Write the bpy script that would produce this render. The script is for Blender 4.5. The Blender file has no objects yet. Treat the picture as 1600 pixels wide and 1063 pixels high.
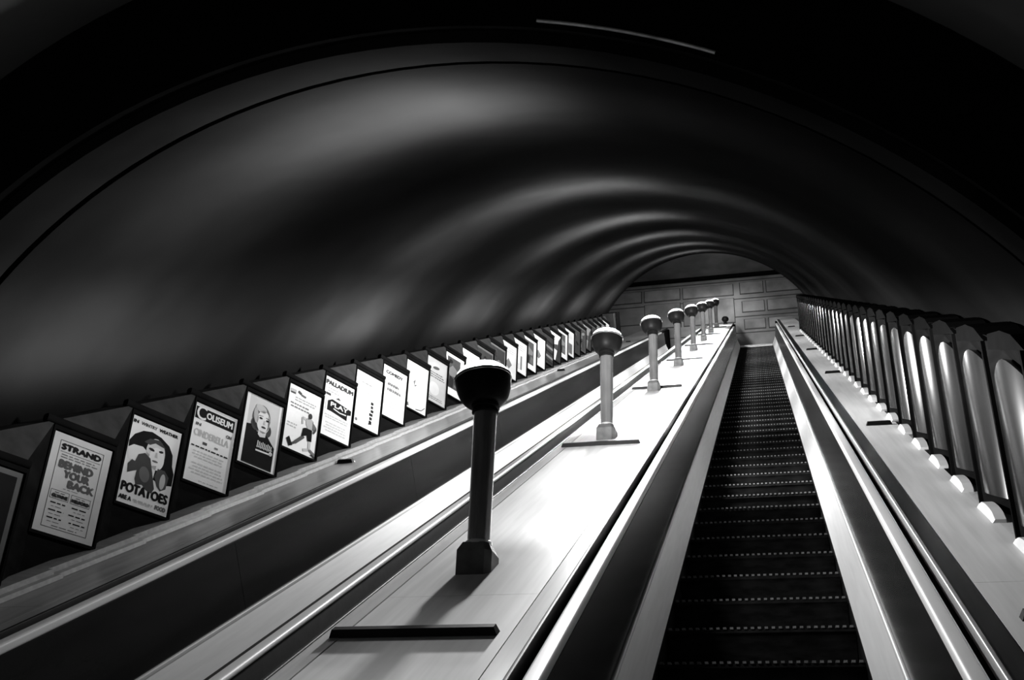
import bpy, math, random
from mathutils import Matrix, Vector
random.seed(7)

# ------------------------------------------------------------------ camera, world, exposure
K = 1.4                                   # one drawing unit in metres
INC = math.radians(30)                    # incline of the shaft
CI, SI = math.cos(INC), math.sin(INC)
Z0 = 1.75 * K                             # eye height above the lower landing
scene = bpy.context.scene
COL = scene.collection

def camera_basis(yaw, pitch, roll):
    f = Vector((-math.sin(yaw) * math.cos(pitch), math.cos(yaw) * math.cos(pitch), math.sin(pitch)))
    r = Vector((math.cos(yaw), math.sin(yaw), 0)); u = r.cross(f)
    r2 = r * math.cos(roll) + u * math.sin(roll); u2 = -r * math.sin(roll) + u * math.cos(roll)
    return r2, u2, f

_r, _u, _f = camera_basis(math.radians(14.503), math.radians(27.529), math.radians(2.306))
cd = bpy.data.cameras.new('camera'); cam = bpy.data.objects.new('camera', cd); COL.objects.link(cam)
cd.sensor_width = 36; cd.lens = 1697.5 / 1600 * 36; cd.clip_start = .02; cd.clip_end = 200
cam.matrix_world = Matrix(((_r.x, _u.x, -_f.x, 0), (_r.y, _u.y, -_f.y, 0), (_r.z, _u.z, -_f.z, Z0), (0, 0, 0, 1)))
scene.camera = cam
w = bpy.data.worlds.new('world'); scene.world = w; w.use_nodes = True
w.node_tree.nodes['Background'].inputs[0].default_value = (0, 0, 0, 1)
w.node_tree.nodes['Background'].inputs[1].default_value = 0
scene.view_settings.view_transform = 'Standard'; scene.view_settings.look = 'None'
scene.view_settings.exposure = 0.35; scene.view_settings.gamma = 1.0
scene.view_settings.use_curve_mapping = False
scene.cycles.max_bounces = 3; scene.cycles.diffuse_bounces = 2; scene.cycles.glossy_bounces = 2
scene.cycles.adaptive_threshold = .03
LAMP_POWER = 360.0                         # watts of each uplighter bulb
GLASS_GLOW = 5.0                           # brightness of its opal glass
HALL_POWER = 16.0                          # lamp of the lower hall
TOP_FILL_POWER = 30.0                           # unseen lamp added to light the upper hall

# ------------------------------------------------------------------ materials
MATS = {}
def mat(name, g, rough=.5, var=.15, scale=(6, 6, 6), spec=.5, metal=0., bump=0., emit=None, detail=4., coat=0., stain=0.):
    if name in MATS: return MATS[name]
    m = bpy.data.materials.new(name); m.use_nodes = True; nt = m.node_tree; b = nt.nodes['Principled BSDF']
    b.inputs['Roughness'].default_value = rough; b.inputs['Metallic'].default_value = metal
    b.inputs['Specular IOR Level'].default_value = spec; b.inputs['Coat Weight'].default_value = coat
    b.inputs['Coat Roughness'].default_value = .08
    tc = nt.nodes.new('ShaderNodeTexCoord'); mp = nt.nodes.new('ShaderNodeMapping')
    mp.inputs['Scale'].default_value = scale; nt.links.new(tc.outputs['Object'], mp.inputs[0])
    nz = nt.nodes.new('ShaderNodeTexNoise'); nz.inputs['Scale'].default_value = 1.; nz.inputs['Detail'].default_value = detail
    nt.links.new(mp.outputs[0], nz.inputs[0])
    cr = nt.nodes.new('ShaderNodeValToRGB')
    lo, hi = max(0, g * (1 - var)), min(1, g * (1 + var))
    cr.color_ramp.elements[0].position = .3; cr.color_ramp.elements[0].color = (lo, lo, lo, 1)
    cr.color_ramp.elements[1].position = .7; cr.color_ramp.elements[1].color = (hi, hi, hi, 1)
    nt.links.new(nz.outputs[0], cr.inputs[0]); out = cr.outputs[0]
    if stain:
        n2 = nt.nodes.new('ShaderNodeTexNoise'); n2.inputs['Scale'].default_value = stain; n2.inputs['Detail'].default_value = 6
        nt.links.new(tc.outputs['Object'], n2.inputs[0])
        c2 = nt.nodes.new('ShaderNodeValToRGB'); c2.color_ramp.elements[0].position = .35; c2.color_ramp.elements[0].color = (.55, .55, .55, 1)
        c2.color_ramp.elements[1].position = .62
        nt.links.new(n2.outputs[0], c2.inputs[0])
        mx = nt.nodes.new('ShaderNodeMixRGB'); mx.blend_type = 'MULTIPLY'; mx.inputs[0].default_value = 1
        nt.links.new(out, mx.inputs[1]); nt.links.new(c2.outputs[0], mx.inputs[2]); out = mx.outputs[0]
    nt.links.new(out, b.inputs['Base Color'])
    if bump:
        bp = nt.nodes.new('ShaderNodeBump'); bp.inputs['Strength'].default_value = bump; bp.inputs['Distance'].default_value = .01
        nt.links.new(nz.outputs[0], bp.inputs['Height']); nt.links.new(bp.outputs[0], b.inputs['Normal'])
    if emit:
        b.inputs['Emission Color'].default_value = (1, 1, 1, 1); b.inputs['Emission Strength'].default_value = emit
    MATS[name] = m; return m

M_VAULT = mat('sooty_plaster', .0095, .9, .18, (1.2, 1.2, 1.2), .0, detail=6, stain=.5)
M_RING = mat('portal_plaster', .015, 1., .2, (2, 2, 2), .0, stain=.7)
M_BLACK = mat('black_paint', .006, .8, .2, spec=.0)
M_DARKWALL = mat('dark_hall_plaster', .09, .8, .3, (.8, .8, .8), .0)
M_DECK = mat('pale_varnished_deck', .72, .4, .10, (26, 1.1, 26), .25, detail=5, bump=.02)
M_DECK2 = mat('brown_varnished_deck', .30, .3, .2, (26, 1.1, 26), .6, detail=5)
M_STRIP = mat('pale_edge_board', .62, .3, .12, (30, 1.2, 30), .5)
M_TRIM = mat('bright_metal_trim', .75, .28, .05, (20, 2, 20), .5, metal=.6)
M_SKIRT = mat('pale_skirting', .90, .36, .05, (40, 2, 40), .5)
M_PANEL = mat('dark_veneer_and_rail_shadow', .012, .24, .35, (3, 1.2, 9), .22, detail=6)
M_RAIL = mat('handrail_gloss', .85, .4, .06, (8, 2, 8), .5)
M_STEP = mat('dark_step_timber', .010, .55, .6, (9, 9, 30), .03, detail=8)
M_CLEAT = mat('worn_tread_cleat', .13, .4, .5, (18, 18, 18), .5, detail=3)
M_STOP = mat('dark_timber_bar', .010, .5, .3, (10, 30, 30), .06)
M_CASE = mat('black_varnished_case', .008, .45, .3, (5, 5, 14), .0)
M_LID = mat('grey_case_lid', .04, .6, .3, (6, 6, 6), .0)
M_FRAME = mat('black_poster_frame', .007, .45, .2, (9, 9, 9), .0)
M_CAP = mat('white_skirting_block', .72, .35, .08, (10, 10, 10), .5)
M_POST = mat('bronze_column', .36, .24, .25, (12, 12, 3), .5, metal=.8)
M_BASE = mat('bronze_base', .09, .5, .3, (16, 16, 16), .5)
M_BOWL = mat('dark_bronze_bowl', .005, .45, .3, (16, 16, 16), .05)
M_GLASS = mat('lit_opal_glass', .8, .3, .02, emit=GLASS_GLOW); M_GLASS.cycles.emission_sampling = 'NONE'
M_TILE = mat('pale_wall_panel', .30, .5, .12, (2.5, 2.5, 2.5), .4, stain=1.2)
M_TILE2 = mat('pale_wall_board', .25, .5, .12, (2.5, 2.5, 2.5), .4, stain=.9)
M_REVEAL = mat('dark_panel_reveal', .06, .8, .2, (3, 3, 3), .0)
M_FLOOR = mat('worn_floor', .12, .5, .2, (2, 2, 2))
PAPER = {}
def paper(g):
    return mat('printed_tone_%02d' % round(g * 100), g if g > .35 else g * .55, .8, .04 if g > .3 else .12, (9, 9, 9), .0)

# ------------------------------------------------------------------ mesh helpers
class MB:
    def __init__(self): self.v = []; self.f = []; self.m = []
    def poly(self, pts, m=0):
        i = len(self.v); self.v += [tuple(p) for p in pts]; self.f.append(tuple(range(i, i + len(pts)))); self.m.append(m)
    def hexa(self, p, m=0):               # 8 points: bottom ring 0-3, top ring 4-7
        i = len(self.v); self.v += [tuple(q) for q in p]
        for f in ((3, 2, 1, 0), (4, 5, 6, 7), (0, 1, 5, 4), (1, 2, 6, 5), (2, 3, 7, 6), (3, 0, 4, 7)):
            self.f.append(tuple(i + k for k in f)); self.m.append(m)
    def box(self, x0, x1, y0, y1, z0, z1, m=0):
        self.hexa([(x0, y0, z0), (x1, y0, z0), (x1, y1, z0), (x0, y1, z0), (x0, y0, z1), (x1, y0, z1), (x1, y1, z1), (x0, y1, z1)], m)
    def prism(self, prof, s0, s1, m=0, cuts=None):    # prof (x, n), counter-clockwise seen from the foot of the incline
        ss = cuts or [s0, s1]; N = len(prof); i = len(self.v)
        for s in ss: self.v += [(x, s, n) for x, n in prof]
        for a in range(len(ss) - 1):
            for k in range(N):
                q = (k + 1) % N
                self.f.append((i + a * N + k, i + a * N + q, i + (a + 1) * N + q, i + (a + 1) * N + k)); self.m.append(m)
        self.f.append(tuple(i + k for k in range(N - 1, -1, -1))); self.m.append(m)
        self.f.append(tuple(i + (len(ss) - 1) * N + k for k in range(N))); self.m.append(m)
    def lathe(self, prof, seg=32, m=0, cx=0, cy=0, rot=0.):
        i = len(self.v); N = len(prof)
        for k in range(seg):
            a = 2 * math.pi * k / seg + rot
            self.v += [(cx + r * math.cos(a), cy + r * math.sin(a), z) for r, z in prof]
        for k in range(seg):
            q = (k + 1) % seg
            for j in range(N - 1):
                self.f.append((i + k * N + j, i + q * N + j, i + q * N + j + 1, i + k * N + j + 1)); self.m.append(m)
        if prof[0][0] > 1e-6: self.f.append(tuple(i + k * N for k in range(seg - 1, -1, -1))); self.m.append(m)
        if prof[-1][0] > 1e-6: self.f.append(tuple(i + k * N + N - 1 for k in range(seg))); self.m.append(m)
    def mesh(self, name, mats, smooth=False, fix=True):
        me = bpy.data.meshes.new(name); me.from_pydata([tuple(c * K for c in p) for p in self.v], [], self.f)
        for mm in (mats if isinstance(mats, (list, tuple)) else [mats]): me.materials.append(mm)
        for p, k in zip(me.polygons, self.m): p.material_index = k
        if fix:
            import bmesh
            bm = bmesh.new(); bm.from_mesh(me); bmesh.ops.remove_doubles(bm, verts=bm.verts, dist=1e-6)
            bmesh.ops.recalc_face_normals(bm, faces=bm.faces); bm.to_mesh(me); bm.free()
        if smooth:
            me.polygons.foreach_set('use_smooth', [True] * len(me.polygons))
            me.set_sharp_from_angle(angle=math.radians(38))
        me.update(); return me

def link(o, parent=None):
    COL.objects.link(o)
    if parent is not None: o.parent = parent
    return o
def obj(name, me, parent=None, loc=(0, 0, 0), rot=(0, 0, 0)):
    o = bpy.data.objects.new(name, me); o.location = [c * K for c in loc]; o.rotation_euler = rot
    return link(o, parent)
def tag(o, label=None, cat=None, group=None, kind=None):
    if label: o['label'] = label
    if cat: o['category'] = cat
    if group: o['group'] = group
    if kind: o['kind'] = kind
    return o
def W(x, s, n):                            # shaft coordinates (units) -> world (units)
    return (x, s * CI - n * SI, s * SI + n * CI + Z0 / K)
def incline_root(name):
    e = bpy.data.objects.new(name, None); e.location = (0, 0, Z0); e.rotation_euler = (INC, 0, 0); e.empty_display_size = .2
    return link(e)
def incline_obj(name, me):
    o = bpy.data.objects.new(name, me); o.location = (0, 0, Z0); o.rotation_euler = (INC, 0, 0); return link(o)
def upright_root(name, loc, rz=0.):
    e = bpy.data.objects.new(name, None); e.location = [c * K for c in loc]; e.rotation_euler = (0, 0, rz); e.empty_display_size = .1
    return link(e)
def copy_tree(o, parent=None):
    c = o.copy(); COL.objects.link(c); c.parent = parent
    for ch in o.children: copy_tree(ch, c)
    return c
def rounded(x0, x1, n0, n1, r, k=4):       # rounded rectangle profile
    pts = []
    for cx, cn, a0 in ((x1 - r, n0 + r, -90), (x1 - r, n1 - r, 0), (x0 + r, n1 - r, 90), (x0 + r, n0 + r, 180)):
        for i in range(k + 1):
            a = math.radians(a0 + 90 * i / k); pts.append((cx + r * math.cos(a), cn + r * math.sin(a)))
    return pts

# ------------------------------------------------------------------ the setting: vault, portal, halls
XC, NC, RV = -.97, -1.52, 2.25             # axis and radius of the shaft
S0, S1 = 3.10, 21.0
STEP, DECK = -1.32, -.83                   # planes of the step noses and of the decks

def arc_shell(mb, r0, r1, sa, sb, a0=-22, a1=202, seg=96, ns=1, m=0):
    def P(r, a, s): return (XC + r * math.cos(a), s, NC + r * math.sin(a))
    A = [math.radians(a0 + (a1 - a0) * k / seg) for k in range(seg + 1)]
    S = [sa + (sb - sa) * k / ns for k in range(ns + 1)]
    for k in range(seg):
        for j in range(ns):
            mb.poly([P(r0, A[k], S[j]), P(r0, A[k], S[j + 1]), P(r0, A[k + 1], S[j + 1]), P(r0, A[k + 1], S[j])], m)
            mb.poly([P(r1, A[k], S[j]), P(r1, A[k + 1], S[j]), P(r1, A[k + 1], S[j + 1]), P(r1, A[k], S[j + 1])], m)
        for s in (sa, sb):
            mb.poly([P(r0, A[k], s), P(r0, A[k + 1], s), P(r1, A[k + 1], s), P(r1, A[k], s)], m)
    for a in (A[0], A[-1]):
        mb.poly([P(r0, a, sa), P(r0, a, sb), P(r1, a, sb), P(r1, a, sa)], m)

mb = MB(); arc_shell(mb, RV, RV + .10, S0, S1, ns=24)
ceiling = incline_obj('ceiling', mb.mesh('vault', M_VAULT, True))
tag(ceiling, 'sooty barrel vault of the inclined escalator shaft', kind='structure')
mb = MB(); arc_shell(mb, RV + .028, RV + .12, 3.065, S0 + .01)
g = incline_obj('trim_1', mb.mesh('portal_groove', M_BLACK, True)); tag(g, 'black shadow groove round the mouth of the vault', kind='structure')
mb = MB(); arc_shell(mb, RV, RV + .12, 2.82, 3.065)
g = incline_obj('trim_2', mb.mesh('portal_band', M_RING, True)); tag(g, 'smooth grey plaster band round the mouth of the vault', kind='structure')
mb = MB(); arc_shell(mb, RV + .03, 2.66, 2.76, 2.86)
g = incline_obj('wall_portal', mb.mesh('portal_wall', M_BLACK, True)); tag(g, 'dark end wall above the mouth of the shaft', kind='structure')
mb = MB()                                  # pale piece of bead, drawn only where its highlight falls
def torus_arc(mb, R, r, s, a0, a1, seg=96, k=8, m=0):
    i = len(mb.v)
    for j in range(seg + 1):
        a = math.radians(a0 + (a1 - a0) * j / seg)
        for q in range(k):
            b = 2 * math.pi * q / k; rr = R + r * math.cos(b)
            mb.v.append((XC + rr * math.cos(a), s + r * math.sin(b), NC + rr * math.sin(a)))
    for j in range(seg):
        for q in range(k):
            mb.f.append((i + j * k + q, i + j * k + (q + 1) % k, i + (j + 1) * k + (q + 1) % k, i + (j + 1) * k + q)); mb.m.append(m)
torus_arc(mb, 2.297, .0045, 2.756, 66.5, 78, 24)
g = incline_obj('trim_3', mb.mesh('portal_bead_glint', mat('painted_bead_glint', .8, .3, .5, (9, 9, 9), metal=.3), True)); tag(g, 'painted highlight of the metal bead on the dark end wall', kind='structure')
mb = MB(); arc_shell(mb, 2.55, 2.66, -5.2, 2.76, -30, 210)
g = incline_obj('wall_hall', mb.mesh('hall_vault', M_DARKWALL, True)); tag(g, 'dim plaster vault of the lower hall', kind='structure')
mb = MB(); mb.box(-4.2, 2.3, -5.0, .9, -.06, 0)
g = obj('floor', mb.mesh('floor', M_FLOOR)); tag(g, 'worn floor of the lower landing', kind='structure')

# upper hall
YB, ZL = 26.0, 11.607 + Z0 / K             # back wall, landing level
ZC = 15.45 + Z0 / K
mb = MB(); mb.box(-6, 4, 22.75, YB + .2, ZL - .1, ZL)
g = obj('floor', mb.mesh('landing', M_FLOOR)); tag(g, 'floor of the upper landing', kind='structure')
mb = MB(); mb.box(-6, 4, YB, YB + .15, ZL, ZC)
wall_back = obj('wall_back', mb.mesh('wall_back', M_TILE2)); tag(wall_back, 'pale panelled wall at the head of the escalators', kind='structure')
mb = MB(); mb.box(-6, 4, 19.0, YB + .15, ZC, ZC + .1)
g = obj('ceiling', mb.mesh('hall_ceiling', M_TILE2)); tag(g, 'flat ceiling of the upper hall', kind='structure')
for nm, xa in (('wall_left', -6.1), ('wall_right', 3.9)):
    mb = MB(); mb.box(xa, xa + .1, 19, YB, ZL - 3, ZC)
    tag(obj(nm, mb.mesh(nm, M_DARKWALL)), 'dark side wall of the upper hall, ' + nm[5:] + ' side', kind='structure')
mb = MB(); mb.box(-6, 4, YB - .10, YB, ZC - .09, ZC)
tag(obj('trim_4', mb.mesh('beam', M_BLACK)), 'dark beam under the ceiling of the upper hall', kind='structure')
z0 = Z0 / K
panel_rows = [(-.42, .17, 14.85, 15.18), (-.39, .17, 14.29, 14.59), (-.36, .16, 13.77, 14.04), (-3.0, -2.05, 14.84, 15.16), (-1.95, -.62, 14.84, 15.16),
              (-1.95, -.62, 14.0, 14.72), (-3.0, -2.05, 14.0, 14.72), (.27, 1.2, 14.85, 15.18), (.27, 1.2, 14.29, 14.59), (.27, 1.2, 13.77, 14.04), (-3.95, -3.1, 14.84, 15.16)]
for x0, x1, za, zb in panel_rows:          # raised panels with a dark reveal round each
    mb = MB(); mb.box(x0 - .022, x1 + .022, YB - .012, YB, za + z0 - .022, zb + z0 + .022)
    rv = obj('panel_reveal', mb.mesh('panel_reveal', M_REVEAL), wall_back)
    mb = MB(); mb.box(x0, x1, YB - .035, YB - .012, za + z0, zb + z0)
    obj('wall_panel', mb.mesh('wall_panel', M_TILE), rv)
for zz in (13.66, 14.15, 14.70, 15.26):    # horizontal joints
    mb = MB(); mb.box(-4, 2, YB - .016, YB, zz + z0 - .009, zz + z0 + .009)
    obj('joint_strip', mb.mesh('joint_strip', M_REVEAL), wall_back)
# upper hall: globe added out of view behind the vault end, lights the back wall
def ceiling_globe(name, loc, r, power, label):
    e = upright_root(name, loc)
    mb = MB(); mb.lathe([(r * .5, 0), (r * .5, .05), (r * .25, .07), (.0, .07)], 24)
    obj('mount', mb.mesh('mount', M_BASE, True), e, (0, 0, -.07))
    mb = MB(); mb.lathe([(0, -r * 2)] + [(r * math.sin(t), -r - r * math.cos(t)) for t in [math.pi * k / 14 for k in range(1, 14)]] + [(0, 0)], 32)
    gm = mat('lit_globe_glass', .8, .3, .02, emit=4.); gm.cycles.emission_sampling = 'NONE'
    obj('glass_globe', mb.mesh('glass_globe', gm, True), e, (0, 0, -.06))
    ld = bpy.data.lights.new('bulb', 'POINT'); ld.energy = power; ld.shadow_soft_size = r * K
    lo = bpy.data.objects.new('bulb', ld); lo.location = (0, 0, (-.06 - 3.2 * r) * K); link(lo, e)
    tag(e, label, 'lamp'); return e
ceiling_globe('globe_lamp', (-1.1, 21.6, ZC), .14, TOP_FILL_POWER, 'added unseen globe lamp lighting the upper hall wall')
hl = W(-2.8, -1.2, .18)
ceiling_globe('globe_lamp', hl, .10, HALL_POWER, 'round opal globe lamp on the lower hall vault')

# ------------------------------------------------------------------ escalators
PITCH_STEP = .40
XR, XL = -.0895, -1.73                      # centre lines of the two escalators
SA, SB = -.6, 25.6
def step_meshes():
    mb = MB(); t, r = PITCH_STEP * CI, PITCH_STEP * SI        # tread depth, rise (upright step coordinates)
    hw = .36
    # curved riser: nose at the top front, toe drawn back
    prof = [(0, -.012), (0, -.026), (.012, -.034)] + [(.012 + .05 * math.sin(a), -.034 - (r - .030) * k / 8) for k, a in [(k, k / 8 * math.pi / 2) for k in range(1, 9)]]
    low = prof[-1]
    pts = prof + [(t + .06, low[1]), (t + .06, -.012)]
    i = len(mb.v); N = len(pts)
    mb.v += [(-hw, y, z) for y, z in pts] + [(hw, y, z) for y, z in pts]
    for k in range(N):
        q = (k + 1) % N; mb.f.append((i + k, i + q, i + N + q, i + N + k)); mb.m.append(0)
    mb.f.append(tuple(i + k for k in range(N))); mb.m.append(0); mb.f.append(tuple(i + N + k for k in range(N - 1, -1, -1))); mb.m.append(0)
    body = mb.mesh('step_body', M_STEP, True)
    mb = MB(); n = 27; pw = 2 * hw / n
    for k in range(n):
        x = -hw + pw * (k + .5); h = pw * .24
        mb.box(x - h, x + h, -.006, t + .02, -.0125, -.004)
    return body, mb.mesh('tread_cleats', M_CLEAT)
BODY, CLEATS = step_meshes()

def escalator(name, xe, label, hidden_steps=False):
    e = incline_root(name); tag(e, label, 'escalator')
    k = 0; s = SA + .1
    while s < SB - .2:
        st = bpy.data.objects.new('step', BODY); COL.objects.link(st); st.parent = e
        st.location = (xe * K, s * K, STEP * K); st.rotation_euler = (-INC, 0, 0)
        c = bpy.data.objects.new('tread_cleats', CLEATS); COL.objects.link(c); c.parent = st
        s += PITCH_STEP; k += 1
    for sg, side in ((-1, 'left'), (1, 'right')):
        def X(o): return xe + sg * o
        name_side = (xe, sg)
        def part(nm, prof, m, s0=SA, s1=SB, smooth=False, cuts=None, parent=e):
            mb = MB(); mb.prism([(X(o), n) for o, n in prof], s0, s1, 0, cuts); return obj(nm, mb.mesh(nm, m, smooth), parent)
        sk = part('skirting', [(.3635, -1.318), (.425, -1.165), (.44, -1.165), (.40, -1.318)], M_SKIRT)
        part('step_guard', [(.3635, -1.56), (.3635, -1.3185), (.40, -1.3185), (.40, -1.56)], M_STEP)
        part('skirting_bead', rounded(.419, .434, -1.170, -1.150, .006, 3), M_SKIRT, smooth=True, parent=sk)
        # balustrade boards with fine joints
        L = 2.35; a = SA
        while a < SB:
            b = min(a + L, SB)
            part('balustrade_panel', [(.430, -1.165), (.452, -.868), (.470, -.868), (.446, -1.165)], M_PANEL, a + .0015, b - .0015); a = b
        part('handrail_guide', [(.456, -.880), (.456, -.866), (.487, -.866), (.487, -.880)], M_STOP)
        if name_side == (XL, 1):
            part('handrail', rounded(.446, .482, -.800, -.782, .008, 5), M_RAIL, smooth=True, s1=SB - .6)
            part('handrail_plinth', [(.420, -.866), (.420, -.794), (.440, -.790), (.476, -.7995), (.484, -.866)], M_STOP)
        else: part('handrail', rounded(.449, .494, -.866, -.834, .010, 5), M_RAIL, smooth=True, s1=SB - .6)
    mb = MB(); mb.box(xe - .36, xe + .36, SB - .32, SB + .35, STEP - .08, STEP - .005)
    obj('comb_plate', mb.mesh('comb_plate', M_SKIRT), e)
    mb = MB(); mb.box(xe - .42, xe + .42, SA, SB, -1.62, -1.57)
    obj('truss_floor', mb.mesh('truss_floor', M_BLACK), e)
    return e
escalator('escalator', XR, 'dark stepped escalator on the right with white skirtings rising to the landing')
escalator('escalator', XL, 'escalator on the left behind the lamp deck, beneath the row of posters')

# ------------------------------------------------------------------ decks between and beside the escalators
def deck(name, x0, x1, label, strips, stops, s0=SA, s1=27.6, core=None, trim=None, board=None, top=None):
    e = incline_root(name); tag(e, label, 'deck')
    a0, a1 = x0, x1
    for sd in strips:
        if sd > 0: a1 -= .072
        else: a0 += .072
    L = 3.65; a = s0
    while a < s1:                           # boards, butted end to end
        b = min(a + L, s1); mb = MB(); mb.box(a0 + .001, a1 - .001, a + .001, b - .001, DECK - .035, DECK)
        obj('deck_board', mb.mesh('deck_board', top or M_DECK), e); a = b
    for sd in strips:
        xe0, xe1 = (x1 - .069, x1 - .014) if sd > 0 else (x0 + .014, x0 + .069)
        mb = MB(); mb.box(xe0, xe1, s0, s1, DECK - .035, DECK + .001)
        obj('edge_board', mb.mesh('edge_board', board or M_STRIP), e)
        xt0, xt1 = (x1 - .013, x1) if sd > 0 else (x0, x0 + .013)
        mb = MB(); mb.prism(rounded(xt0, xt1, DECK - .035, DECK + .006, .004, 3), s0, s1)
        obj('edge_trim', mb.mesh('edge_trim', trim or M_TRIM, True), e)
    c0, c1 = core or (x0 + .02, x1 - .02)
    mb = MB(); mb.box(c0, c1, s0, s1, -1.62, DECK - .036)
    obj('deck_core', mb.mesh('deck_core', M_BLACK), e)
    for (xa, xb, s) in stops:               # raised bars across the deck
        mb = MB(); h = .022
        mb.hexa([(xa, s - .018, DECK), (xb, s - .018, DECK), (xb, s + .018, DECK), (xa, s + .018, DECK),
                 (xa + .008, s - .014, DECK + h), (xb - .008, s - .014, DECK + h), (xb - .008, s + .012, DECK + h), (xa + .008, s + .012, DECK + h)])
        st = obj('stop_bar', mb.mesh('stop_bar', M_STOP), e)
        mb = MB()
        for t in (.08, .5, .92):
            x = xa + (xb - xa) * t
            mb.lathe([(.007, 0), (.006, .003), (0, .004)], 10, cx=x, cy=s + .024)
        tag(obj('screw_heads', mb.mesh('screw_heads', M_TRIM), st, (0, 0, DECK)), kind='stuff')
    return e
bars = [2.68, 6.20, 9.86, 13.76, 17.36, 21.3, 25.0]
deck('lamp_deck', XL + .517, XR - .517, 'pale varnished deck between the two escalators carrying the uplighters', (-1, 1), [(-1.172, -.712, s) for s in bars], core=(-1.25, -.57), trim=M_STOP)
deck('side_deck', XR + .517, .86, 'narrow pale deck on the right below the dark sawtooth panels', (-1,), [(.545, .685, s) for s in [2.72, 6.4, 10.2, 13.96, 17.82, 22.0]], core=(.39, .86), board=M_PANEL)  # edge board coloured dark to stand for the handrail's shadow
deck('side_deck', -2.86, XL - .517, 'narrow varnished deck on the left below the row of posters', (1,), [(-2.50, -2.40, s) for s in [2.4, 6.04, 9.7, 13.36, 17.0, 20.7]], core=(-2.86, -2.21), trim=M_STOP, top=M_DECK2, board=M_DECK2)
# closing piers at the head of the poster row
for x0, x1, lb in ((-2.80, -2.60, 'plain dark end pier after the last poster on the left'), (.72, .84, 'plain dark end pier at the top of the right-hand panels')):
    e = incline_root('end_pier'); tag(e, lb, 'pier')
    mb = MB(); mb.box(x0, x1, 19.95, 20.75, DECK, -.25)
    obj('pier_body', mb.mesh('pier_body', M_LID), e)
    mb = MB(); mb.box(x0 - .0, x1 + (.02 if x0 < 0 else 0), 20.25, 20.75, DECK, -.24)
    obj('pier_board', mb.mesh('pier_board', M_CASE), e)
e = upright_root('newel_knob', W(-.80, 27.2, DECK))
mb = MB(); mb.lathe([(.05, 0), (.05, .03), (.03, .05), (.03, .07)], 20); obj('knob_neck', mb.mesh('knob_neck', M_BOWL, True), e)
mb = MB(); mb.lathe([(0, .06)] + [(.085 * math.sin(t), .135 - .075 * math.cos(t)) for t in [math.pi * k / 12 for k in range(1, 12)]] + [(0, .21)], 24)
obj('knob_ball', mb.mesh('knob_ball', M_BOWL, True), e)
tag(e, 'dark rounded knob at the top end of the lamp deck', 'knob')

# ------------------------------------------------------------------ uplighters
def make_uplighter():
    e = upright_root('uplighter', (0, 0, 0))
    bh = .080                               # block base, foot cut to the slope of the deck
    hx, hy = .056, .056; ch = .028
    mb = MB(); ring = [(-hx, -hy), (hx - .02, -hy), (hx, -hy + .02), (hx, hy), (-hx, hy)]
    tnI = math.tan(INC); i = len(mb.v); N = len(ring)
    lev = [ring, ring, [(x * .74, y * .74) for x, y in ring]]
    for q, (rg, zt) in enumerate(zip(lev, (None, bh - .03, bh))):
        mb.v += [(x, y, (y * tnI - .004) if zt is None else zt) for x, y in rg]
    for q in range(2):
        for k in range(N): mb.f.append((i + q * N + k, i + q * N + (k + 1) % N, i + (q + 1) * N + (k + 1) % N, i + (q + 1) * N + k)); mb.m.append(0)
    mb.f.append(tuple(i + k for k in range(N - 1, -1, -1))); mb.m.append(0); mb.f.append(tuple(i + 2 * N + k for k in range(N))); mb.m.append(0)
    obj('base', mb.mesh('base', M_BASE), e)
    mb = MB(); mb.lathe([(.044, bh - .002), (.044, bh + .008), (.038, bh + .012)], 32)
    obj('foot_ring', mb.mesh('foot_ring', M_TRIM, True), e)
    mb = MB()                               # fluted column: eight flats with fillets between
    i = len(mb.v); seg = 48; zs = [bh + .01, bh + .2, .40, .555]; rs = [.0385, .0395, .0405, .0415]
    for z, r in zip(zs, rs):
        for k in range(seg):
            a = 2 * math.pi * k / seg; ph = (k % 6) / 6.
            rr = r * (math.cos(math.pi / 8) / math.cos((ph - .5) * math.pi / 4)) * (1.03 if k % 6 else .985)
            mb.v.append((rr * math.cos(a), rr * math.sin(a), z))
    for j in range(3):
        for k in range(seg): mb.f.append((i + j * seg + k, i + j * seg + (k + 1) % seg, i + (j + 1) * seg + (k + 1) % seg, i + (j + 1) * seg + k)); mb.m.append(0)
    obj('column', mb.mesh('column', M_POST, True), e)
    mb = MB(); mb.lathe([(.042, 0), (.047, .004), (.047, .014), (.043, .018), (.050, .023), (.050, .033), (.044, .037)], 32)
    obj('neck_rings', mb.mesh('neck_rings', M_BOWL, True), e, (0, 0, .545))
    mb = MB(); prof = [(.030, 0), (.046, .004)]
    for k in range(1, 11):
        t = k / 10 * math.pi / 2; prof.append((.046 + .053 * math.sin(t), .004 + .100 * (1 - math.cos(t)) * .98))
    prof += [(.1005, .104), (.1005, .112), (.094, .112), (.088, .09), (.03, .04), (0, .035)]
    bowl = obj('bowl', mb.mesh('bowl', M_BOWL, True), e, (0, 0, .575))
    mb = MB(); mb.lathe([(.1005, .100), (.1025, .102), (.1025, .110), (.1000, .1125)], 40); obj('rim', mb.mesh('rim', M_POST, True), bowl)
    mb = MB(); mb.lathe(prof, 40); bowl.data = mb.mesh('bowl', M_BOWL, True)
    mb = MB(); dz = .056
    mb.lathe([(.097 * math.cos(t), .108 + dz * math.sin(t)) for t in [math.pi / 2 * k / 9 for k in range(0, 9)]] + [(0, .108 + dz)], 40)
    obj('glass_dome', mb.mesh('glass_dome', M_GLASS, True), bowl)
    lo = bpy.data.objects.new('bulb', bulb_light()); lo.location = (0, 0, .235 * K); link(lo, bowl)
    return e
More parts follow.
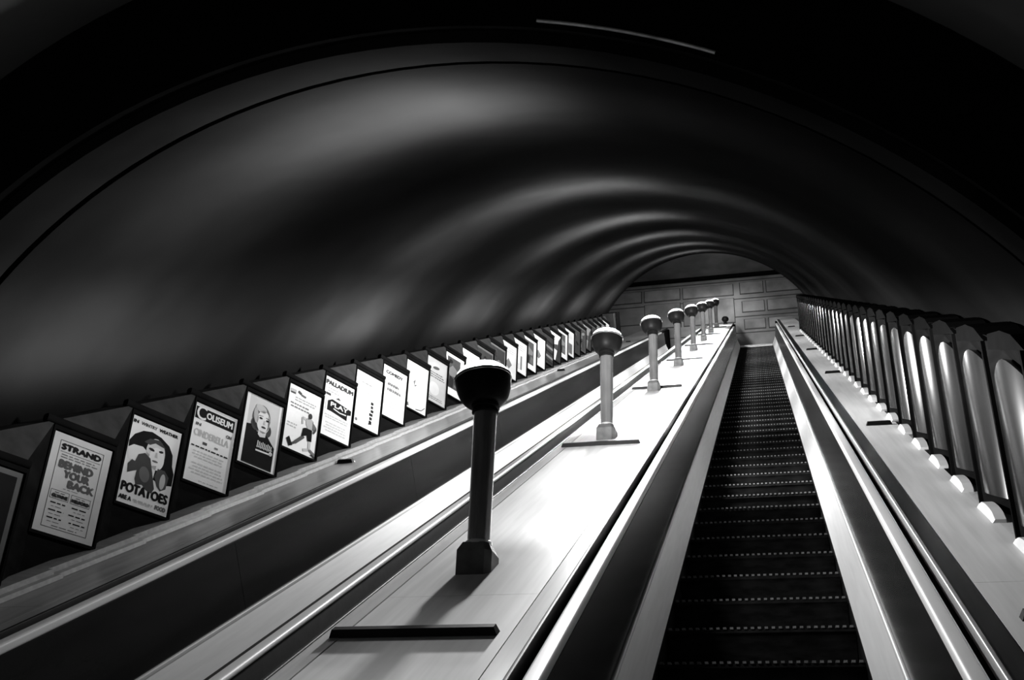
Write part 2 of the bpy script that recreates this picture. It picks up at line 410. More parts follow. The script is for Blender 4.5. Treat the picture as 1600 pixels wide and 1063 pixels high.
def bulb_light(power=1., up_gain=.5, reach=8., side=3., floor=1., right=1.):       # lamp throwing its light sideways and along the deck, in a narrower fan on to the vault
    ld = bpy.data.lights.new('bulb', 'POINT'); ld.energy = LAMP_POWER * power; ld.shadow_soft_size = .085 * K; ld.use_nodes = True
    nt = ld.node_tree; em = nt.nodes['Emission']
    def math_node(op, a, b=None, clamp=False):
        m = nt.nodes.new('ShaderNodeMath'); m.operation = op; m.use_clamp = clamp
        for i, v in enumerate((a, b)):
            if v is None: continue
            if isinstance(v, (int, float)): m.inputs[i].default_value = v
            else: nt.links.new(v, m.inputs[i])
        return m.outputs[0]
    ge = nt.nodes.new('ShaderNodeNewGeometry').outputs['Incoming']
    def dot(v):
        m = nt.nodes.new('ShaderNodeVectorMath'); m.operation = 'DOT_PRODUCT'; nt.links.new(ge, m.inputs[0]); m.inputs[1].default_value = v; return m.outputs['Value']
    def ramp(v, a, b, c, d):
        mr = nt.nodes.new('ShaderNodeMapRange'); mr.interpolation_type = 'SMOOTHSTEP'; nt.links.new(v, mr.inputs[0])
        for k, q in zip(('From Min', 'From Max', 'To Min', 'To Max'), (a, b, c, d)): mr.inputs[k].default_value = q
        return mr.outputs[0]
    dn, ds, dx = dot((0, -SI, CI)), dot((0, CI, SI)), dot((1, 0, 0))
    up = ramp(dn, -.06, .06, 0., 1.)
    fan = math_node('POWER', math_node('SUBTRACT', 1., math_node('MULTIPLY', ds, ds)), 2.5)
    lift = math_node('ADD', ramp(dn, .0, .30, side, side * .14), ramp(dn, .5, .95, 0., up_gain))
    v = math_node('MULTIPLY', fan, math_node('MULTIPLY', lift, ramp(dx, -.1, .6, 1., .06)))
    drop = math_node('MAXIMUM', floor, math_node('MINIMUM', 1.3, math_node('POWER', math_node('DIVIDE', .2, math_node('MAXIMUM', math_node('MULTIPLY', dn, -1.), .02)), 1.5)))
    throw = math_node('ADD', 1., math_node('MULTIPLY', math_node('MULTIPLY', reach, ramp(math_node('ABSOLUTE', dx), .05, .17, 1., 0.)), math_node('POWER', math_node('MULTIPLY', ds, ds), 6.)))
    low = math_node('MULTIPLY', drop, math_node('ADD', throw, ramp(math_node('MULTIPLY', ds, ds), .35, .85, 0., -.8)))
    low = math_node('MULTIPLY', low, ramp(dx, -.2, .6, 1., right))
    out = math_node('ADD', math_node('MULTIPLY', v, up), math_node('MULTIPLY', low, math_node('SUBTRACT', 1., up)))
    nt.links.new(out, em.inputs['Strength'])
    return ld
proto = make_uplighter()
ORD = ['nearest bronze uplighter in front of the white poster row', 'second bronze uplighter up the deck, its bowl level', 'third bronze uplighter up the pale deck', 'fourth uplighter up the pale deck, pale column',
       'fifth uplighter up the pale deck', 'sixth uplighter up the pale deck', 'seventh uplighter up the deck, last but one', 'last and smallest uplighter at the head of the deck']
BULBS = [(.28, 5., 10., 21., .14, 7.), (1.2, .8, 4.5, 11., .9, 1.2), (1, .9, 5., 10.), (1, .9, 5., 9.), (1, .9, 5., 7.), (.9, .9, 4., 6.), (.6, 1., 3., 4.), (.4, 1., 6., 4.)]   # power, upward share, reach along the deck, side light, downward share
TILT = [8, -2, 6, 5, 6, 4, 4, 4]
LAMP_X, LAMP_S, LAMP_D = -.945, 3.36, 3.13
for i, lb in enumerate(ORD):
    o = proto if i == 0 else copy_tree(proto)
    x, y, z = W(LAMP_X, LAMP_S + LAMP_D * i, DECK)
    o.location = (x * K, y * K, z * K); tag(o, lb, 'uplighter', 'uplighters along the centre deck')
    for ch in o.children:
        if ch.name.startswith('bowl'):
            ch.rotation_euler = (0, -math.radians(TILT[i]), 0)
            for g in ch.children:
                if g.type == 'LIGHT': g.data = bulb_light(*BULBS[i])

# ------------------------------------------------------------------ poster cases on the left
PH = math.radians(22.25)
PW, PHT, PIT = .2632, .3947, .5455
RZ = math.pi / 2 - PH
uX, uY = math.sin(PH), math.cos(PH)
def to_local(wx, wy):                       # world plan offset -> panel plan coordinates
    return (wx * uX + wy * uY, wx * -uY + wy * uX)
dropA = (-.663 - DECK) / CI                 # from poster foot down to the deck, near end
RISE = PIT * SI; RUN = PIT * CI
DT = math.tan(INC)
def case_mesh():
    A = (0, 0); B = (PW * uX, PW * uY); Cc = (0, RUN)
    up = .045
    def L(p, z): a = to_local(*p); return (a[0], a[1] + .006, z)
    bx = -.135
    Ad, Bd, Cd = L(A, -dropA), L(B, -dropA + B[1] * DT), L(Cc, -dropA + RISE)
    At, Bt, Ct = L(A, PHT + up), L(B, PHT + up), L(Cc, PHT + up + RISE)
    A2d, C2d = L((bx, 0), -dropA), L((bx, RUN), -dropA + RISE)
    A2t, C2t = L((bx, 0), PHT + up), L((bx, RUN), PHT + up + RISE)
    mb = MB()
    for f, m in (([Ad, Bd, Bt, At], 0), ([Bd, Cd, Ct, Bt], 0), ([At, Bt, Ct], 1), ([At, Ct, C2t, A2t], 1), ([A2d, C2d, C2t, A2t], 0),
                 ([Ad, Bd, Cd], 0), ([Ad, Cd, C2d, A2d], 0), ([Ad, At, A2t, A2d], 0), ([Cd, Ct, C2t, C2d], 0)): mb.poly(f, m)
    return mb.mesh('case', [M_CASE, M_LID])
CASE = case_mesh()
def frame_mesh():
    mb = MB(); t = .012; d = .014; mm = .003
    mb.box(-t, PW + t, -d, .004, PHT + mm, PHT + mm + t * 1.4); mb.box(-t, PW + t, -d, .004, -mm - t, -mm)
    mb.box(-t, -mm, -d, .004, -mm, PHT + mm); mb.box(PW + mm, PW + t, -d, .004, -mm, PHT + mm)
    return mb.mesh('frame', M_FRAME)
FRAME = frame_mesh()
mb = MB(); mb.prism(rounded(-.02, .016, PHT + .022, PHT + .052, .010, 3), -.05, PW + .01)      # capping rail along the top edge
mb.v = [(y, x, z) for x, y, z in mb.v]; TOPRAIL = mb.mesh('top_rail', M_FRAME, True)
mb = MB(); mb.box(0, PW, -.003, .003, 0, PHT); SHEETS = {}
def sheet(g):
    k = round(g * 100)
    if k not in SHEETS:
        mb = MB(); mb.box(0, PW, -.003, .003, 0, PHT); SHEETS[k] = mb.mesh('sheet', paper(g))
    return SHEETS[k]
def skirt_piece():
    mb = MB()                               # stepped base moulding, thicker at its upper end
    def L(wx, wy, wz): a = to_local(wx, wy); return (a[0], a[1], wz)
    xb = PW * uX
    def P(x, s, n):                         # shaft offsets relative to the foot of the case -> local
        return L(x, s * CI - n * SI, -dropA + s * SI + n * CI)
    for w0, w1, h in ((.035, .055, .035), (.075, .090, .016)):
        mb.hexa([P(xb - .06, 0, 0), P(xb + w0, 0, 0), P(xb + w1, PIT, 0), P(xb - .06, PIT, 0), P(xb - .06, 0, h), P(xb + w0 - .004, 0, h), P(xb + w1 - .004, PIT, h), P(xb - .06, PIT, h)])
    return mb.mesh('base_moulding', M_DECK2)
SKIRTP = skirt_piece()

# ---- print helpers: poster coordinates u 0..1 (left to right), v 0..1 (bottom to top)
TXT = {}
def text_polys(body):
    if body not in TXT:
        cu = bpy.data.curves.new('t', 'FONT'); cu.body = body; cu.size = 1; cu.resolution_u = 3
        o = bpy.data.objects.new('t', cu); COL.objects.link(o)
        bpy.context.view_layer.update()
        me = bpy.data.meshes.new_from_object(o.evaluated_get(bpy.context.evaluated_depsgraph_get()))
        vs = [(v.co.x, v.co.y) for v in me.vertices]; fs = [tuple(p.vertices) for p in me.polygons]
        bpy.data.objects.remove(o); bpy.data.curves.remove(cu); bpy.data.meshes.remove(me)
        x0 = min(v[0] for v in vs); x1 = max(v[0] for v in vs); y0 = min(v[1] for v in vs); y1 = max(v[1] for v in vs)
        TXT[body] = ([((x - x0) / (x1 - x0), (y - y0) / (y1 - y0)) for x, y in vs], fs)
    return TXT[body]
class Print:
    def __init__(self): self.parts = {}
    def _mb(self, nm, tone):
        d = self.parts.setdefault(nm, {'mb': MB(), 'tones': []})
        if tone not in d['tones']: d['tones'].append(tone)
        return d['mb'], d['tones'].index(tone)
    def poly(self, pts, tone, layer=1, nm='picture'):
        mb, k = self._mb(nm, tone); y = -.0031 - .0006 * layer
        mb.poly([(u * PW, y, v * PHT) for u, v in pts], k)
    def rect(self, u0, v0, u1, v1, tone, layer=1, nm='picture'): self.poly([(u0, v0), (u1, v0), (u1, v1), (u0, v1)], tone, layer, nm)
    def ell(self, cu, cv, ru, rv, tone, layer=1, rot=0, n=22, nm='picture'):
        c, s = math.cos(math.radians(rot)), math.sin(math.radians(rot)); q = PHT / PW
        P = []
        for k in range(n):
            a = 2 * math.pi * k / n; x, y = ru * math.cos(a), rv * q * math.sin(a)
            P.append((cu + x * c - y * s, cv + (x * s + y * c) / q))
        self.poly(P, tone, layer, nm)
    def line(self, u0, v0, u1, v1, wd, tone, layer=2, nm='picture'):
        q = PHT / PW; dx, dy = u1 - u0, (v1 - v0) * q; l = math.hypot(dx, dy) or 1; nx, ny = -dy / l * wd / 2, dx / l * wd / 2 / q
        self.poly([(u0 + nx, v0 + ny), (u0 - nx, v0 - ny), (u1 - nx, v1 - ny), (u1 + nx, v1 + ny)], tone, layer, nm)
    def frame(self, u0, v0, u1, v1, wd, tone, layer=2):
        for a in ((u0, v0, u1, v0), (u1, v0, u1, v1), (u1, v1, u0, v1), (u0, v1, u0, v0)): self.line(*a, wd, tone, layer, 'border')
    def text(self, body, u0, v0, u1, v1, tone, layer=3, bold=0., slant=0., rot90=False):
        self.nt = getattr(self, 'nt', 0) + 1
        vs, fs = text_polys(body); mb, k = self._mb('lettering#%d' % self.nt, tone); y = -.0031 - .0006 * layer
        offs = [(0, 0)] if not bold else [(-bold, 0), (bold, 0), (0, bold * .5), (0, -bold * .5)]
        for q, (ox, oy) in enumerate(offs):
            i = len(mb.v)
            for a, b in vs:
                if rot90: a, b = b, a
                u = u0 + (u1 - u0) * a + slant * b + ox; v = v0 + (v1 - v0) * b + oy
                mb.v.append((u * PW, y - q * .00008, v * PHT))
            for f in fs: mb.f.append(tuple(i + t for t in f)); mb.m.append(k)
    def smalllines(self, u0, v0, u1, v1, n, tone, seed=0, layer=2):
        rnd = random.Random(seed)
        for j in range(n):
            v = v1 - (v1 - v0) * (j + .5) / n; h = (v1 - v0) / n * .42; a = u0 + (u1 - u0) * rnd.uniform(0, .12); b = u1 - (u1 - u0) * rnd.uniform(0, .12)
            u = a
            while u < b:
                wl = rnd.uniform(.04, .12); self.rect(u, v - h / 2, min(u + wl, b), v + h / 2, tone, layer, 'small_print'); u += wl + .025
    def build(self, parent):
        for nm, d in self.parts.items():
            me = d['mb'].mesh(nm, [paper(t) for t in d['tones']], fix=False)
            o = obj(nm.split('#')[0], me, parent)
            if nm == 'small_print': o['kind'] = 'stuff'  # small print together with loose pieces of the pictures

def p_strand(p):
    p.frame(.13, .06, .87, .93, .008, .12)
    p.text('STRAND', .17, .845, .83, .90, .03, bold=.012); p.line(.16, .82, .84, .82, .006, .15)
    p.smalllines(.18, .755, .82, .805, 2, .3, 1)
    p.text('BEHIND', .19, .665, .75, .735, .16, bold=.014); p.text('YOUR', .30, .575, .72, .645, .16, bold=.014); p.text('BACK', .40, .485, .83, .555, .16, bold=.014)
    p.smalllines(.30, .455, .62, .468, 1, .3, 2)
    p.frame(.16, .345, .46, .43, .006, .15); p.frame(.50, .345, .82, .43, .006, .15)
    p.text('GLYNNE', .19, .36, .44, .39, .05, bold=.01); p.text('MELFORD', .52, .36, .80, .39, .05, bold=.01)
    p.smalllines(.22, .40, .40, .418, 1, .2, 3); p.smalllines(.57, .40, .75, .418, 1, .2, 4)
    for k in range(3):
        p.smalllines(.17, .29 - .075 * k, .45, .32 - .075 * k, 1, .04, 10 + k); p.smalllines(.51, .29 - .075 * k, .83, .32 - .075 * k, 1, .04, 20 + k)
        p.smalllines(.20, .262 - .075 * k, .40, .275 - .075 * k, 1, .25, 30 + k); p.smalllines(.57, .262 - .075 * k, .80, .275 - .075 * k, 1, .25, 40 + k)
    p.smalllines(.25, .075, .75, .092, 1, .2, 5)
def p_potato(p):
    p.text('IN', .03, .92, .12, .955, .04, bold=.007); p.text('WINTRY', .18, .92, .50, .955, .16, bold=.004); p.text('WEATHER', .55, .92, .93, .955, .04, bold=.006)
    # dark hood and coat round a pale face, mittened hands in front
    p.poly([(.02, .70), (.10, .79), (.25, .86), (.42, .885), (.62, .86), (.80, .80), (.90, .71), (.93, .58), (.99, .50), (.99, .36), (.80, .33), (.60, .36), (.50, .50), (.30, .60), (.03, .62)], .025, 1)
    p.poly([(.02, .62), (.12, .67), (.30, .68), (.45, .62), (.38, .50), (.22, .46), (.06, .50)], .62, 2)
    p.ell(.56, .66, .19, .165, .55, 2, 8); p.ell(.60, .60, .15, .13, .68, 3, 8)
    p.poly([(.30, .74), (.40, .80), (.60, .82), (.74, .75), (.66, .755), (.52, .77), (.42, .73)], .10, 4)
    p.ell(.47, .685, .06, .016, .05, 4, -8); p.ell(.66, .695, .045, .014, .06, 4, 8); p.poly([(.56, .67), (.59, .67), (.61, .61), (.55, .61)], .42, 4); p.ell(.575, .565, .06, .012, .22, 4)
    p.poly([(.45, .50), (.62, .52), (.60, .36), (.55, .30), (.48, .36)], .60, 3)
    # left mitten with thumb, right mitten
    p.poly([(.10, .34), (.08, .44), (.14, .50), (.20, .49), (.24, .58), (.36, .62), (.48, .58), (.56, .44), (.66, .26), (.62, .20), (.50, .22), (.42, .26), (.30, .24), (.26, .30), (.27, .40), (.18, .37)], .10, 4)
    p.ell(.42, .38, .10, .09, .22, 5, 20)
    p.poly([(.62, .40), (.66, .50), (.80, .50), (.90, .44), (.88, .30), (.78, .26), (.70, .30)], .12, 3); p.ell(.79, .37, .055, .09, .40, 4)
    p.text('POTATOES', .05, .135, .95, .235, .015, bold=.014)
    p.text('ARE A', .04, .045, .27, .09, .04, bold=.008); p.smalllines(.31, .045, .70, .095, 1, .40, 31); p.smalllines(.33, .03, .68, .08, 1, .44, 32); p.text('FOOD', .75, .045, .95, .09, .20, bold=.008)
def p_coliseum(p):
    p.rect(.03, .80, .95, .955, .03, 1)
    p.text('C', .06, .80, .27, .975, .66, 3, bold=.006); p.text('OLISEUM', .29, .84, .90, .92, .66, 3, bold=.008)
    p.text('IN', .08, .715, .19, .75, .15, bold=.006); p.text('CINDERELLA', .07, .585, .88, .67, .44, bold=.006); p.text('ON', .80, .70, .92, .74, .18, bold=.006)
    p.rect(.30, .50, .40, .535, .12, 2); p.rect(.58, .50, .66, .525, .35, 2)
    p.smalllines(.03, .43, .97, .472, 1, .06, 3, 3); p.smalllines(.10, .30, .85, .41, 3, .50, 4); p.smalllines(.08, .10, .90, .26, 4, .52, 5); p.smalllines(.30, .03, .85, .05, 1, .4, 6)
def p_portrait(p):
    p.rect(.06, .0, .94, 1., .50, 1); p.rect(.0, .0, .10, 1., .66, 2); p.rect(.90, .0, 1., 1., .66, 2)
    p.poly([(.10, .02), (.10, .56), (.26, .58), (.40, .50), (.62, .53), (.74, .45), (.90, .36), (.90, .02)], .015, 3)
    p.ell(.46, .70, .24, .20, .20, 4, 4); p.ell(.33, .60, .12, .09, .09, 4, 20); p.ell(.68, .56, .08, .08, .09, 4); p.ell(.42, .84, .15, .055, .42, 5, -8); p.ell(.31, .72, .06, .11, .36, 5, 12)
    p.ell(.52, .665, .175, .165, .60, 5, 4); p.poly([(.42, .53), (.63, .53), (.62, .46), (.48, .44), (.42, .47)], .52, 5)
    p.ell(.44, .705, .045, .014, .05, 7); p.ell(.62, .70, .042, .014, .05, 7); p.line(.38, .735, .49, .742, .012, .14, 7); p.line(.57, .738, .67, .728, .012, .14, 7)
    p.poly([(.535, .69), (.555, .69), (.575, .63), (.52, .63)], .40, 7); p.ell(.54, .59, .06, .014, .08, 7); p.poly([(.62, .78), (.69, .70), (.68, .60), (.62, .54), (.65, .62), (.64, .70)], .30, 6)
    [p.line(.45 + .045 * k, .285 + .006 * (k % 2), .455 + .045 * k, .385 - .008 * (k % 3), .024, .50, 5) for k in range(9)]; p.line(.43, .30, .85, .315, .02, .42, 5); p.line(.42, .245, .84, .255, .035, .60, 5); p.ell(.82, .265, .045, .03, .55, 5)
    p.line(.12, .03, .88, .03, .006, .08, 5)
def p_runner(p):
    p.rect(.05, .86, .22, .93, .40, 2, 'small_print'); p.line(.06, .87, .20, .875, .035, .12, 3, 'small_print'); p.line(.28, .925, .38, .90, .06, .14, 3, 'small_print'); p.line(.38, .89, .52, .88, .045, .22, 3, 'small_print'); p.smalllines(.20, .76, .90, .84, 2, .38, 3); p.smalllines(.06, .64, .72, .74, 2, .34, 12); p.smalllines(.04, .33, .40, .42, 2, .42, 6)
    p.ell(.72, .625, .055, .045, .09, 5); p.poly([(.60, .56), (.72, .60), (.84, .56), (.80, .42), (.68, .41), (.62, .48)], .40, 4); p.poly([(.80, .56), (.95, .48), (.92, .40), (.82, .44)], .26, 4)
    p.line(.63, .55, .50, .56, .06, .50, 4); p.line(.50, .56, .52, .46, .05, .42, 4); p.line(.93, .46, .86, .38, .05, .12, 5); p.line(.66, .57, .72, .60, .04, .16, 5)
    p.poly([(.55, .40), (.62, .42), (.82, .42), (.84, .24), (.72, .23), (.68, .31), (.52, .26)], .02, 5)
    p.line(.60, .28, .36, .13, .085, .16, 4); p.line(.36, .13, .20, .06, .06, .12, 4); p.poly([(.10, .14), (.18, .19), (.30, .07), (.20, .04)], .03, 5)
    p.line(.78, .25, .80, .11, .075, .46, 4); p.line(.80, .11, .62, .07, .06, .44, 4); p.poly([(.76, .10), (.98, .03), (.98, .08), (.84, .12)], .25, 5); p.poly([(.84, .04), (.99, .0), (.99, .09)], .07, 4)
def p_palladium(p):
    p.text('PALLADIUM', .05, .875, .95, .945, .10, bold=.012); p.smalllines(.08, .74, .50, .84, 2, .36, 2); p.rect(.07, .69, .23, .73, .10, 2, 'small_print'); p.poly([(.40, .68), (.50, .72), (.58, .685)], .12, 2, 'small_print')
    p.poly([(.16, .44), (.16, .60), (.30, .65), (.96, .60), (.96, .52), (.84, .50), (.84, .40), (.30, .44)], .03, 2)
    p.text('PLAY', .26, .53, .84, .60, .62, 4, bold=.008); p.line(.36, .50, .58, .475, .03, .60, 4, 'small_print'); p.line(.58, .475, .80, .485, .03, .60, 4, 'small_print'); p.line(.10, .44, .10, .62, .03, .5, 2, 'small_print')
    p.smalllines(.08, .30, .90, .38, 2, .48, 4); p.smalllines(.10, .08, .90, .26, 4, .52, 5)
def p_bottle(p):
    p.smalllines(.18, .62, .72, .86, 3, .46, 2); p.smalllines(.20, .80, .66, .84, 1, .36, 5)
    rnd = random.Random(4)
    for k in range(6): p.rect(.64 + rnd.uniform(-.03, .02), .13 + .07 * k, .74 + rnd.uniform(-.02, .03), .18 + .07 * k, .05, 2)
    p.poly([(.60, .10), (.66, .20), (.74, .12)], .10, 2); p.ell(.16, .10, .045, .03, .26, 2, nm='small_print')
def p_comedy(p):
    p.text('COMEDY', .14, .85, .82, .91, .10, bold=.012); p.smalllines(.2, .76, .75, .79, 1, .42, 1)
    p.smalllines(.22, .60, .74, .70, 1, .30, 21, 2); p.smalllines(.20, .615, .72, .715, 1, .34, 23, 3); p.smalllines(.16, .49, .84, .59, 1, .30, 22, 2); p.smalllines(.18, .505, .82, .605, 1, .34, 24, 3); p.smalllines(.20, .20, .70, .34, 3, .50, 2); p.smalllines(.25, .08, .60, .11, 1, .5, 3)
def p_lines(p):
    p.smalllines(.12, .80, .85, .92, 3, .42, 11); p.poly([(.36, .60), (.46, .66), (.42, .54), (.54, .56), (.44, .50)], .30, 2); p.poly([(.02, .06), (.20, .12), (.24, .05), (.06, .02)], .20, 2, 'small_print')
    p.line(.55, .04, .80, .07, .03, .20, 2, 'small_print'); p.line(.80, .07, .95, .16, .03, .26, 2, 'small_print')
def p_grey(p):
    p.ell(.34, .84, .28, .07, .50, 1, 12); p.ell(.46, .80, .16, .035, .16, 2, 10); p.smalllines(.08, .55, .90, .70, 3, .18, 8); p.ell(.42, .32, .25, .15, .58, 1); p.smalllines(.15, .06, .85, .14, 2, .25, 9)
def p_framed(p):
    p.rect(.12, .18, .80, .92, .14, 1); p.poly([(.16, .60), (.40, .74), (.76, .62), (.70, .50), (.28, .46)], .34, 2); p.poly([(.20, .20), (.28, .48), (.50, .42), (.46, .20)], .05, 2); p.poly([(.52, .24), (.60, .46), (.76, .40), (.74, .22)], .24, 2); p.ell(.30, .82, .10, .05, .04, 2)
def p_border(p):
    p.rect(.08, .05, .92, .95, .03, 1); p.poly([(.10, .2), (.5, .5), (.9, .3), (.9, .06), (.1, .06)], .05, 2)
def p_white(p, seed):
    p.smalllines(.15, .70, .85, .90, 3, .40, seed); rnd = random.Random(seed)
    if seed % 3 == 0: p.rect(.55, .12, .66, .55, .32, 2)
    if seed % 3 == 1: p.poly([(.2, .35), (.45, .55), (.7, .4), (.5, .25)], .30, 2)
    if seed % 3 == 2: p.rect(.50, .10, .82, .50, .22, 2)
    p.smalllines(.15, .10, .50, .28, 3, .48, seed + 50)
def p_stripes(p):
    for k in range(5): p.poly([(.02, .10 + .17 * k), (.98, .04 + .17 * k), (.98, .12 + .17 * k), (.02, .18 + .17 * k)], .30 if k % 2 else .03, 1)
def p_darkpic(p, seed):
    rnd = random.Random(seed); p.rect(.05, .05, .95, .95, .07, 1)
    for k in range(5): p.ell(rnd.uniform(.25, .75), rnd.uniform(.2, .8), rnd.uniform(.08, .2), rnd.uniform(.05, .12), rnd.choice([.03, .16, .26]), 2, rnd.uniform(0, 90), 12)
def p_half(p, seed):
    rnd = random.Random(seed); p.poly([(.55, .0), (1, .0), (1, .98), (.80, .80), (.70, .40)], .06, 1); p.poly([(.30, .55), (.75, .65), (.70, .40), (.45, .42)], .10, 2); p.smalllines(.08, .74, .60, .92, 3, .35, seed)

POSTERS = [  # sheet tone, print, label
    (.22, p_border, 'dark picture poster with a pale border, cut by the left edge'),
    (.50, p_strand, 'theatre poster reading STRAND and BEHIND YOUR BACK'),
    (.66, p_potato, 'poster of a hooded woman in mittens above the word POTATOES'),
    (.70, p_coliseum, 'poster headed COLISEUM in a dark band, with CINDERELLA below'),
    (.66, p_portrait, 'portrait poster of a fair woman in a black jumper'),
    (.72, p_runner, 'white poster of a running figure in dark shorts'),
    (.70, p_palladium, 'poster headed PALLADIUM with a dark block in the middle'),
    (.74, p_bottle, 'white poster with an upright row of black marks'),
    (.74, p_comedy, 'white poster headed COMEDY with grey title lines'),
    (.74, p_lines, 'nearly blank white poster with a small grey mark, two after COMEDY'.replace(', two after COMEDY', ', next after COMEDY')),
    (.46, p_grey, 'grey poster with a pale oval, left of the framed picture poster'),
    (.72, p_framed, 'white poster with a dark tall picture, just left of the nearest lamp bowl'),
    (.74, lambda p: p_white(p, 4), 'white poster partly behind the left rim of the nearest lamp bowl'),
    (.20, lambda p: p_darkpic(p, 5), 'dark grey poster above the glowing nearest lamp, left of two'),
    (.26, lambda p: p_darkpic(p, 8), 'mid grey poster above the glowing nearest lamp, right of two'),
    (.58, lambda p: p_white(p, 7), 'pale poster above the right half of the nearest lamp bowl'),
    (.72, lambda p: p_white(p, 9), 'white poster at the right rim of the nearest lamp bowl'),
    (.70, p_framed, 'white poster with a dark picture, just right of the nearest lamp bowl'),
    (.68, lambda p: p_white(p, 13), 'white poster before the dark striped one'),
    (.06, p_stripes, 'dark poster with slanting stripes midway up the row'),
    (.70, lambda p: p_half(p, 3), 'half white half dark poster just after the striped one'),
    (.62, p_framed, 'pale bordered dark picture poster, second after the striped one'),
    (.60, lambda p: p_white(p, 2), 'pale poster with a dark block, third after the striped one'),
    (.09, lambda p: p_darkpic(p, 21), 'dark poster, fourth after the striped one'),
    (.14, lambda p: p_darkpic(p, 23), 'dark poster, sixth from the far end of the row'),
    (.30, lambda p: p_half(p, 25), 'grey poster, fifth from the far end of the row'),
    (.12, lambda p: p_darkpic(p, 27), 'dark poster, fourth from the far end of the row'),
    (.22, lambda p: p_half(p, 29), 'grey poster, third from the far end of the row'),
    (.30, lambda p: p_white(p, 31), 'grey poster, second from the far end of the row'),
    (.40, lambda p: p_white(p, 33), 'last small poster at the far end of the row'),
]
for j, (tone, fn, lb) in enumerate(POSTERS):
    s = 3.707 + PIT * (j - 1) - PHT * SI; n = -.32 - PHT * CI
    e = upright_root('poster_case', W(-2.69, s, n), RZ)
    tag(e, lb, 'poster', 'posters in the sawtooth cases on the left')
    obj('case', CASE, e); obj('frame', FRAME, e); obj('top_rail', TOPRAIL, e); obj('base_moulding', SKIRTP, e)
    sh = obj('poster_sheet', sheet(tone), e)
    pr = Print(); fn(pr); pr.build(sh)

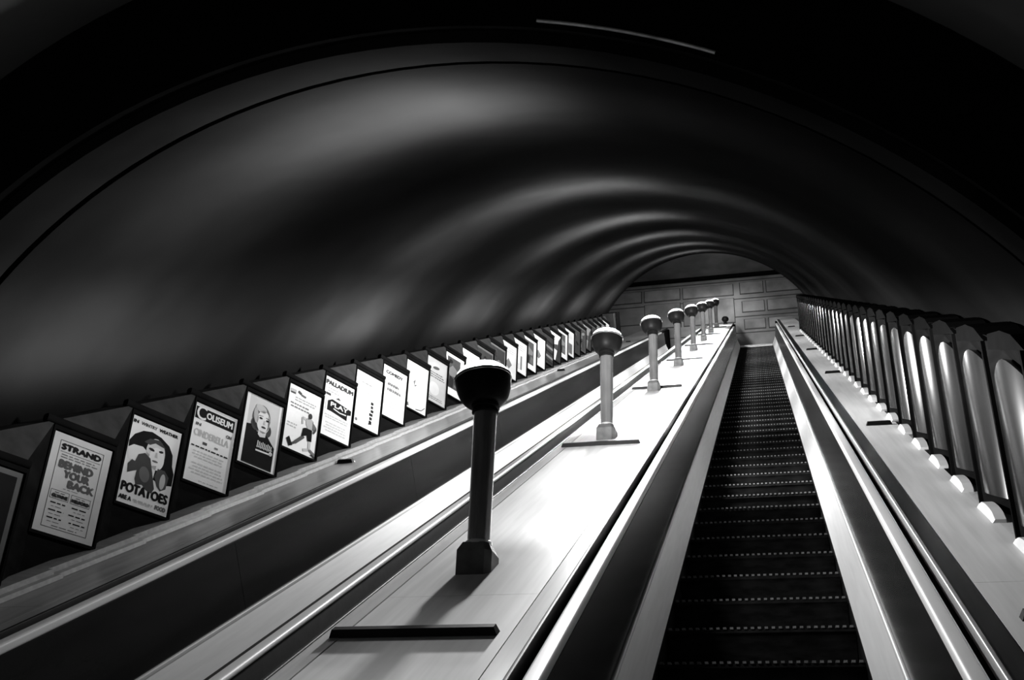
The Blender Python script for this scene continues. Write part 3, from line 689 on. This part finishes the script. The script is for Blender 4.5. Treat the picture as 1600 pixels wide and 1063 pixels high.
# ------------------------------------------------------------------ dark sawtooth panels on the right
def right_case():
    A = (0, 0); B = (PW * uX, PW * uY); C = (0, RUN); bx = .125
    H = (-.217 - DECK) / CI; base = 0.
    def V(p, z): return (p[0], p[1], z)
    dz = lambda p: p[1] * DT
    Ad, Bd, Cd = V(A, 0), V(B, dz(B)), V(C, RISE)
    At, Bt, Ct = V(A, H), V(B, H - .03), V(C, H + RISE)
    A2d, C2d, A2t, C2t = V((bx, 0), 0), V((bx, RUN), RISE), V((bx, 0), H), V((bx, RUN), H + RISE)
    mb = MB()
    for f in ([Ad, Bd, Bt, At], [Bd, Cd, Ct, Bt], [At, Bt, Ct], [Bt, Ct, C2t, A2t], [At, Bt, A2t], [A2d, C2d, C2t, A2t], [Ad, Bd, Cd], [Bd, Cd, C2d, A2d], [Ad, Bd, A2d], [Ad, At, A2t, A2d], [Cd, Ct, C2t, C2d]): mb.poly(f)
    case = mb.mesh('case', M_CASE)
    mb = MB()                                # hood over each tooth, making the stepped skyline
    hp = [(-.07, H - .06), (.36, H + .16), (.34, H + .205), (.17, H + .128), (.05, H + .052)]
    i = len(mb.v); N = len(hp); mb.v += [(-.012, y, z) for y, z in hp] + [(bx, y, z) for y, z in hp]
    for k in range(N): mb.f.append((i + k, i + (k + 1) % N, i + N + (k + 1) % N, i + N + k)); mb.m.append(0)
    mb.f.append(tuple(i + k for k in range(N))); mb.m.append(0); mb.f.append(tuple(i + N + k for k in range(N))); mb.m.append(0)
    hood = mb.mesh('hood', M_BLACK)
    # glazed board on the facet that looks down the shaft
    d = Vector((C[0] - B[0], C[1] - B[1], 0)); L = d.length; d.normalize(); nn = Vector((-d.y, d.x, 0))
    def Q(t, z, o): p = Vector((B[0], B[1], 0)) + d * (L * t) + nn * o; return (p.x, p.y, dz(B) + (RISE - dz(B)) * t + z)
    mb = MB(); a, b, NS = .10, .90, 12       # convex polished pilaster on that facet
    lo = .06
    def top(t): u = (t - a) / (b - a) * 2 - 1; return H - .09 - .10 * abs(u) ** 1.6
    def bow(t): u = (t - a) / (b - a) * 2 - 1; return .004 + .030 * (1 - u * u)
    ts = [a + (b - a) * k / NS for k in range(NS + 1)]
    for k in range(NS):
        t0, t1 = ts[k], ts[k + 1]
        mb.poly([Q(t0, lo, bow(t0)), Q(t1, lo, bow(t1)), Q(t1, top(t1), bow(t1)), Q(t0, top(t0), bow(t0))])
        mb.poly([Q(t0, top(t0), bow(t0)), Q(t1, top(t1), bow(t1)), Q(t1, top(t1), -.002), Q(t0, top(t0), -.002)])
        mb.poly([Q(t0, lo, bow(t0)), Q(t1, lo, bow(t1)), Q(t1, lo, -.002), Q(t0, lo, -.002)])
        mb.poly([Q(t0, lo, -.002), Q(t1, lo, -.002), Q(t1, top(t1), -.002), Q(t0, top(t0), -.002)])
    for t0 in (a, b): mb.poly([Q(t0, lo, bow(t0)), Q(t0, top(t0), bow(t0)), Q(t0, top(t0), -.002), Q(t0, lo, -.002)])
    glass = mb.mesh('polished_pilaster', mat('polished_pilaster', .02, .2, .3, (30, 30, 2), .6), True)
    mb = MB(); t = .009                      # corner batten
    mb.hexa([(-t, -t, 0), (t, -t, 0), (t, t, 0), (-t, t, 0), (-t, -t, H), (t, -t, H), (t, t, H), (-t, t, H)])
    bat = mb.mesh('corner_batten', M_BLACK)
    mb = MB()                                # white rounded skirting block
    def P(x, s, n): return (x, s * CI - n * SI, s * SI + n * CI)
    for k in range(6):
        a0, a1 = k / 6, (k + 1) / 6
        f = lambda a: .012 + .022 * math.sin(math.pi * a) ** .5
        mb.hexa([P(-.022, -.01 - .26 * a1, 0), P(.02, -.01 - .26 * a1, 0), P(.02, -.01 - .26 * a0, 0), P(-.022, -.01 - .26 * a0, 0),
                 P(-.014, -.01 - .26 * a1, f(a1)), P(.02, -.01 - .26 * a1, f(a1)), P(.02, -.01 - .26 * a0, f(a0)), P(-.014, -.01 - .26 * a0, f(a0))])
    cap = mb.mesh('skirting_block', M_CAP, True)
    return case, glass, bat, cap, hood
RC, RG, RB, RK, RH = right_case()
NR = 32
NUM = 'first second third fourth fifth sixth seventh eighth ninth tenth eleventh twelfth thirteenth fourteenth fifteenth sixteenth'.split()
for j in range(NR):
    s = 2.94 + PIT * j
    e = upright_root('sawtooth_panel', W(.712, s, DECK))
    lb = ('dark sawtooth panel on the right wall, ' + NUM[j] + ' from the near right edge') if j < 16 else ('narrow dark sawtooth panel on the right wall, ' + NUM[NR - 1 - j] + ' from its far end')
    tag(e, lb, 'wall panel', 'sawtooth panels along the right wall')
    obj('case', RC, e); obj('polished_pilaster', RG, e); obj('corner_batten', RB, e); obj('hood', RH, e); obj('skirting_block', RK, e)
